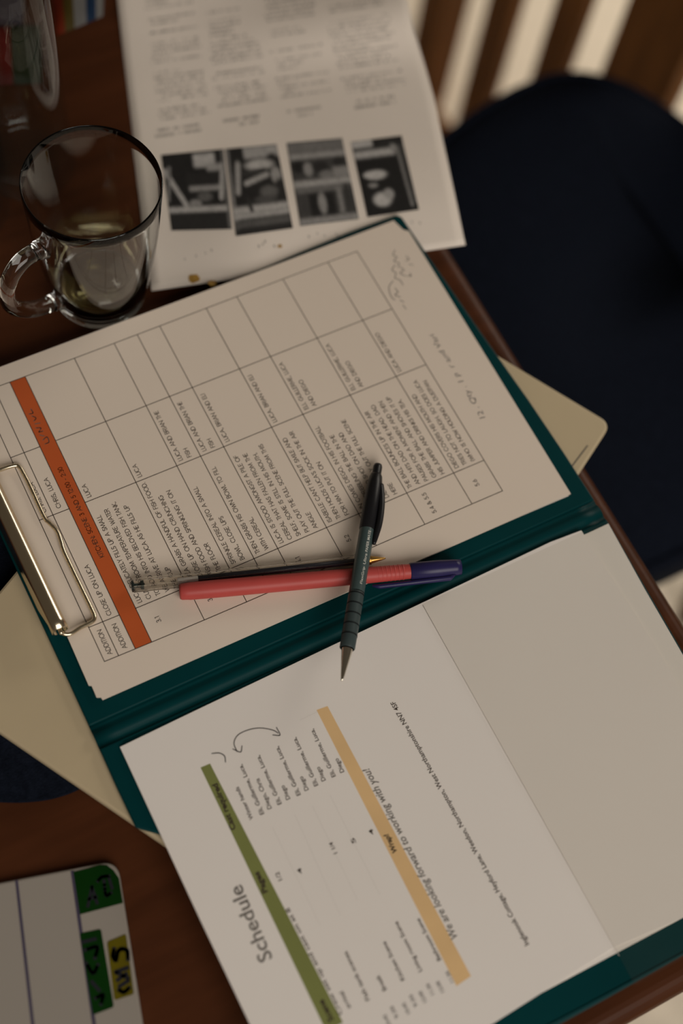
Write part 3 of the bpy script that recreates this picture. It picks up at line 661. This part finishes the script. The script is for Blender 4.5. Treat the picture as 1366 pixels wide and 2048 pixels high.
for k, (u, v) in enumerate(((909, 1965), (890, 1985), (870, 1990), (855, 2005), (836, 2012), (822, 2028), (798, 2035), (784, 2052))): wline(('11:30', '12:00')[k % 2] if k < 4 else ('9:30', '10:45')[k % 2], (u, v), (u - 12, v - 24), 2.0, M_pencil)
scrawl([[(474, 1503), (468, 1486), (476, 1470), (496, 1460), (520, 1456), (545, 1460), (556, 1466)], [(546, 1470), (560, 1470), (553, 1455)], [(466, 1498), (481, 1504), (484, 1492)], [(424, 1507), (438, 1506), (449, 1512), (451, 1524)]], .00055, M_pencil, lo, LZ + .0001)
# faint table rules on the schedule
M_faint = mat('faint_rule', (.70, .66, .62), .8, .1, var=.02)
vs = []; fs = []
for (u0, v0, u1_, v1) in ((545, 1655, 640, 1850), (590, 1630, 680, 1830), (625, 1612, 715, 1800), (660, 1590, 760, 1790), (600, 1440, 634, 1424)):
    a, b = un(u0, v0, LZ), un(u1_, v1, LZ); vs = []; fs = []; ribbon(vs, fs, [(a.x, a.y), (b.x, b.y)], .00022, lambda x, y: Vector((x, y, LZ + .00006)))
    raw('faint_rule', vs, fs, M_faint, lo)
settle(lo, (.15, -.13, BZ1 + .0004))

# ------------------------------------------------------------------ pens
def pen_axis(p0, z0, p1, z1): A, B = un(*p0, z0), un(*p1, z1); return A, B, (B - A).normalized(), (B - A).length
# red felt-tip pen
fr = .0049
A, B, d, L = pen_axis((359, 1184), PT + fr, (921, 1134), PT + fr + .0002)
ft = thing('felt_tip_pen', 'red felt-tip pen with a dark blue cap lying across the clipboard', 'pen')
Lc = L * .815
lathe('barrel', [(0, 0), (.0038, .0), (.0045, .0010), (.0047, .004), (.0049, .0055), (.0050, .02), (.0047, Lc - .03), (.0043, Lc - .001), (.0043, Lc + .01), (0, Lc + .01)], M_red, ft, centre=A, axis=d, sides=None, seg=24)
for k in range(9): lathe('grip_ring', [(.0042, 0), (.00455, .0004), (.00455, .0010), (.0042, .0014)], M_red, ft, centre=A + d * (Lc - .024 + k * .0024), axis=d, seg=24)
cap = lathe('cap', [(.0044, Lc), (.0050, Lc + .0005), (.0050, L - .012), (.0046, L - .003), (.0044, L), (.0030, L), (.0028, L - .004), (0, L - .004)], M_blue, ft, centre=A, axis=d, seg=24); cap['label'] = 'dark blue pen cap'
sd_ = d.cross(Vector((0, 0, 1))).normalized()
if sd_.y > 0: sd_ = -sd_
c0 = A + d * (L - .004) + sd_ * .0052; c1_ = A + d * (Lc - .022) + sd_ * .0068 - Vector((0, 0, .0012))
cl_ = tube('cap_clip', [c0 - sd_ * .002, c0 + sd_ * .0008 - d * .003, (c0 + c1_) / 2 + sd_ * .0004, c1_ + d * .004, c1_ - sd_ * .0008], [.0016, .0016, .0015, .0014, .0008], M_blue, cap, n=10)
settle(ft, A - Vector((0, 0, fr)))
# clear ballpoint
br = .0041
A2, B2, d2, L2 = pen_axis((264, 1172), PT + br, (771, 1116.5), PT + br - .0006)
bp2 = thing('clear_ballpoint_pen', 'clear plastic ballpoint pen with dark ink, capless, beside the red pen', 'pen')
lathe('barrel', [(.0034, 0), (br, .0008), (br, L2 - .018), (.0030, L2 - .0085), (.0024, L2 - .0085), (.0031, L2 - .019), (.0031, .001), (.0034, 0)], M_clear, bp2, centre=A2, axis=d2, sides=6, smooth=False)
lathe('ink_refill', [(0, L2 * .255), (.00165, L2 * .255), (.00165, L2 - .0095), (0, L2 - .0095)], M_inkfill, bp2, centre=A2, axis=d2, seg=16)
M_tube = mat('refill_tube', (.55, .52, .50), .3, .4, var=.03)
lathe('empty_refill_end', [(.0016, L2 * .175), (.0016, L2 * .2555), (0, L2 * .2555)], M_tube, bp2, centre=A2, axis=d2, seg=16)
tp = lathe('tip', [(.0023, L2 - .0098), (.0023, L2 - .0085), (.0006, L2 - .0008), (.0004, L2), (0, L2)], M_brass, bp2, centre=A2, axis=d2, seg=20); tp['label'] = 'brass writing tip'
M_plug = mat('end_plug', (.02, .035, .035), .5, .3, var=.6, scale=400)
lathe('end_plug', [(0, -.0003), (.0030, -.0003), (.0030, .0010), (.0010, .0013), (.0010, .0044), (.0024, .0048), (.0024, .0064), (0, .0066)], M_plug, bp2, centre=A2, axis=d2, seg=16)
settle(bp2, A2 - Vector((0, 0, br)))
# retractable pen resting across the others
A3, B3, d3, L3 = pen_axis((683.5, 1362), PT + .0200, (756, 930), PT + .0054)
rp = thing('retractable_pen', 'grey-green retractable pen with black clip and button lying over the others', 'pen')
S = L3 / .138
lathe('writing_tip', [(0, 0), (.0006, .0002), (.0009, .002 * S), (.0031, .0185 * S), (.0031, .020 * S), (0, .020 * S)], M_steel, rp, centre=A3, axis=d3, seg=28)['label'] = 'bright steel cone tip'
gp = lathe('grip', [(.0038, .019 * S), (.0042, .0195 * S), (.0043, .028 * S), (.0043, .052 * S), (.0043, .0535 * S), (0, .0535 * S)], M_grip, rp, centre=A3, axis=d3, seg=28)
for k in range(5): lathe('grip_groove', [(.00415, 0), (.00440, .0001), (.00440, .0009 * S), (.00415, .0010 * S)], M_groove, gp, centre=A3 + d3 * (.0265 + k * .0062) * S, axis=d3, seg=28)
brl = lathe('barrel', [(.0043, .0530 * S), (.0043, .06 * S), (.0043, .094 * S), (.0041, .096 * S), (0, .096 * S)], M_barrel, rp, centre=A3, axis=d3, seg=28)
lathe('upper_barrel', [(.0043, .0935 * S), (.0046, .094 * S), (.0048, .116 * S), (.0044, .124 * S), (.0036, .130 * S), (.0030, .1312 * S), (0, .1312 * S)], M_black, rp, centre=A3, axis=d3, seg=28)
lathe('push_button', [(.0027, .130 * S), (.0027, .1365 * S), (.0023, .138 * S), (0, .138 * S)], M_black, rp, centre=A3, axis=d3, seg=20)
s3 = d3.cross(Vector((0, 0, 1))).normalized()
if s3.x < 0: s3 = -s3
u3 = s3.cross(d3); u3 = u3 if u3.z > 0 else -u3
q = (s3 * .93 + u3 * .36).normalized()
cpts3 = [A3 + d3 * .124 * S + q * .0034, A3 + d3 * .118 * S + q * .0048, A3 + d3 * .110 * S + q * .0060, A3 + d3 * .100 * S + q * .0064, A3 + d3 * .091 * S + q * .0058, A3 + d3 * .0845 * S + q * .0052]
tube('pocket_clip', spline(cpts3, 5), [.0020] * 18 + [.0019, .0018, .0017, .0016, .0015, .0014, .0012, .0009], M_black, rp, n=10)
# white print along the barrel (worn, partly unreadable)
vs = []; fs = []
tq = (u3 * .93 + s3 * .30).normalized(); side = d3.cross(tq).normalized()
def on_barrel(x, y):
    a = y / .0044; return A3 + d3 * x + (tq * math.cos(a) + side * math.sin(a)) * .00440
def bar_txt(s, x0, x1, h):
    V, F = font_mesh(s); w = max(v[0] for v in V); i = len(vs); k = (x1 - x0) / w; kk = h / .7
    for v in V: vs.append(on_barrel(x0 + v[0] * k, -(v[1] * kk - h / 2)))
    for f in F: fs.append(tuple(i + j for j in f))
bar_txt('FlexGrip', .057 * S, .068 * S, .0014); bar_txt('Ultra', .0695 * S, .0765 * S, .0016); bar_txt('PAPER MATE', .0775 * S, .0915 * S, .0016)
raw('barrel_lettering', vs, fs, M_white_ink, brl)
settle(rp, A3 - Vector((0, 0, .005)))

# ------------------------------------------------------------------ glass mug
mg = thing('glass_mug', 'clear glass mug with a curled handle and a little pale tea', 'mug')
mc = un(200, 590, 0); mc.z = .0002
Mp = [(0, 0), (.021, 0), (.0255, .0015), (.0278, .006), (.0305, .020), (.0342, .045), (.0370, .075), (.0386, .103), (.0390, .1118), (.0384, .1130), (.0381, .1127), (.0378, .1115), (.0374, .103), (.0356, .075), (.0326, .045), (.0286, .021), (.0250, .011), (.0200, .0075), (0, .0065)]
lathe('cup', Mp, M_glass, mg, seg=72, centre=mc)
hd = un(32, 606, .052) - mc; az = math.atan2(hd.y, hd.x) ; hx, hy = math.cos(az), math.sin(az)
hp = [(.0368, .084), (.0430, .0860), (.0510, .0860), (.0590, .081), (.0640, .072), (.0650, .061), (.0620, .050), (.0550, .040), (.0470, .033), (.0390, .0285), (.0308, .0255)]
hpts = spline([(mc.x + hx * r, mc.y + hy * r, mc.z + z) for r, z in hp], 5)
tube('handle', hpts, [.0062] + [.0055] * 3 + [.0048] * (len(hpts) - 8) + [.0052] * 3 + [.0064], M_glass, mg, n=18, flat=1.05)
lathe('tea', [(0, .0068), (.0195, .0076), (.0240, .0100), (.0253, .0116), (0, .0116)], M_tea, mg, seg=60, centre=mc)['label'] = 'last sip of pale yellow tea'
settle(mg, mc)

# ------------------------------------------------------------------ tall glasses and packets behind the mug
def tumbler(centre, h, r0, r1, label):
    o = thing('drinking_glass', label, 'glass')
    w = .0022
    lathe('glass_body', [(0, 0), (r0 - .002, 0), (r0, .002), (r0 + (r1 - r0) * .5, h * .5), (r1, h - .001), (r1 - w / 2, h), (r1 - w, h - .001), (r0 + (r1 - r0) * .5 - w, h * .5), (r0 - w, .014), (r0 - w - .004, .010), (0, .009)], M_thin, o, seg=56, centre=centre)
    settle(o, centre); return o
g1 = un(56, 330, 0); g1.z = .0002
tumbler(g1, .205, .0300, .0215, 'tall clear glass standing right behind the glass mug')
g2 = un(-74, 420, 0); g2.z = .0002
tumbler(g2, .15, .0290, .0315, 'shorter clear glass beside the tall one, left of the mug handle')
def packet(name, label, quad, cols_, thick):
    """pillow-shaped foil packet lying on the table, printed panels side by side"""
    o = thing(name, label, 'packet'); c = [un(u, v, 0) for u, v in quad]; n = 16
    def P(a, b, top):
        p = (c[0] * (1 - a) + c[1] * a) * (1 - b) + (c[3] * (1 - a) + c[2] * a) * b
        k = (math.sin(math.pi * min(1, max(0, a))) * math.sin(math.pi * min(1, max(0, b)))) ** .6 if 0 < a < 1 and 0 < b < 1 else 0
        return Vector((p.x, p.y, .0006 + (thick * k + .0012 * math.sin(9 * a + 7 * b) * k if top else 0)))
    x0 = 0
    for i, (wd_, m) in enumerate(cols_):
        x1 = x0 + wd_; vs = []; fs = []; k = 10
        for j in range(n + 1):
            for q_ in range(k + 1): vs.append(P(x0 + (x1 - x0) * q_ / k, j / n, True))
        fs = [(j * (k + 1) + q_, (j + 1) * (k + 1) + q_, (j + 1) * (k + 1) + q_ + 1, j * (k + 1) + q_ + 1) for j in range(n) for q_ in range(k)]
        raw('printed_panel', vs, fs, m, o, True); x0 = x1
    raw('underside', [P(0, 0, 0), P(1, 0, 0), P(1, 1, 0), P(0, 1, 0)], [(0, 1, 2, 3)], cols_[0][1], o)
    settle(o, c[0] * .25 + c[1] * .25 + c[2] * .25 + c[3] * .25); return o
M_pr = mat('packet_red', (.13, .009, .006), .45, .2, var=.15); M_pg = mat('packet_green', (.016, .022, .007), .45, .2, var=.2)
M_py = mat('packet_yellow', (.06, .042, .008), .45, .2, var=.2); M_pw = mat('packet_white', (.13, .125, .12), .45, .2, var=.1); M_pb = mat('packet_blue', (.006, .02, .05), .45, .2, var=.1)
M_po = mat('packet_orange', (.14, .018, .006), .45, .2, var=.1); M_pv = mat('packet_mauve', (.085, .07, .085), .55, .2, var=.1)
packet('snack_packet', 'red and green snack packet lying behind the tall glass', [(-140, 62), (82, 50), (84, 168), (-120, 178)], [(.72, M_pr), (.28, M_pg)], .012)
packet('snack_packet', 'white, yellow and orange snack packet with a blue mark near the newspaper corner', [(92, -110), (214, -110), (206, 34), (112, 74)], [(.2, M_po), (.2, M_py), (.25, M_pw), (.2, M_pb), (.15, M_pw)], .010)
b0 = [un(u, v, .0) for u, v in ((-160, -40), (52, -60), (46, 58), (-150, 72))]
bx = prism('card_box', round_poly([(p.x, p.y) for p in b0], .004, 3), 0, .012, M_pv, bevel=.001); tag(bx, 'flat mauve-grey card box behind the red snack packet', 'box')

# ------------------------------------------------------------------ small whiteboard with tape
wb = thing('whiteboard_slate', 'small white slate with purple lines and green and yellow tape labels', 'whiteboard')
WZ = .0045
wc = un(240, 1718, WZ); wa = (un(0, 1765, WZ) - un(190, 1728, WZ)); wa.z = 0; wa.normalize(); wb_d = (un(290, 2048, WZ) - un(246, 1805, WZ)); wb_d.z = 0; wb_d.normalize()
wb_d = (wb_d - wa * wb_d.dot(wa)).normalized()
pr_ = un(250, 1815, WZ); pt_ = un(150, 1736, WZ)
k1 = (pr_ - pt_).dot(wa); cor = pt_ + wa * k1
prism('board', round_poly([tuple(cor[:2]), tuple((cor + wa * .20)[:2]), tuple((cor + wa * .20 + wb_d * .155)[:2]), tuple((cor + wb_d * .155)[:2])], .009, 8), 0, WZ, M_whiteboard, wb, .0012)
def wbpoly(name, L, m, dz, r=0.): 
    P = [tuple(un(u, v, WZ)[:2]) for u, v in L]; P = round_poly(P, r, 4) if r else P
    return prism(name, P, WZ - .0002, WZ + dz, m, wb)
wbpoly('drawn_line', [(30, 1761), (36, 1760), (72, 2075), (65, 2075)], M_purple, .00005); wbpoly('drawn_line', [(141, 1742), (148, 1741), (196, 2075), (188, 2075)], M_purple, .00005)
wbpoly('green_tape', [(147, 1744), (176, 1737), (200, 1730), (214, 1731), (227, 1741), (238, 1757), (246, 1806), (160, 1829)], M_gtape, .0003)
wbpoly('green_tape', [(160, 1867), (202, 1858), (228, 2014), (186, 2030)], M_gtape, .0003, .0012)
wbpoly('yellow_tape', [(214, 1884), (252, 1868), (268, 1988), (229, 2001)], M_ytape, .0003, .0012)
TZ = WZ + .0004
scrawl([[(176, 1812), (184, 1774)], [(184, 1774), (194, 1806)], [(178, 1798), (192, 1794)]], .0016, M_marker, wb, TZ, 'marker_lettering')
scrawl([[(196, 1762), (204, 1754), (218, 1752)], [(208, 1762), (212, 1790), (222, 1786)], [(218, 1756), (224, 1776)]], .0016, M_marker, wb, TZ, 'marker_lettering')
scrawl([[(228, 1898), (226, 1912), (232, 1920), (236, 1904), (244, 1898), (254, 1902), (256, 1918)], [(232, 1944), (254, 1936)], [(234, 1946), (256, 1956)], [(236, 1960), (252, 1948)], [(240, 1972), (256, 1962)], [(238, 1980), (248, 1984), (258, 1976)]], .0020, M_marker, wb, TZ, 'marker_lettering')
scrawl([[(166, 1884), (190, 1878)], [(170, 1900), (194, 1894), (190, 1916)], [(172, 1926), (186, 1946), (196, 1930)], [(184, 1964), (198, 1980)], [(192, 1996), (206, 1990), (202, 2008)]], .0018, M_marker, wb, TZ, 'marker_lettering')
settle(wb, (cor.x, cor.y, 0))
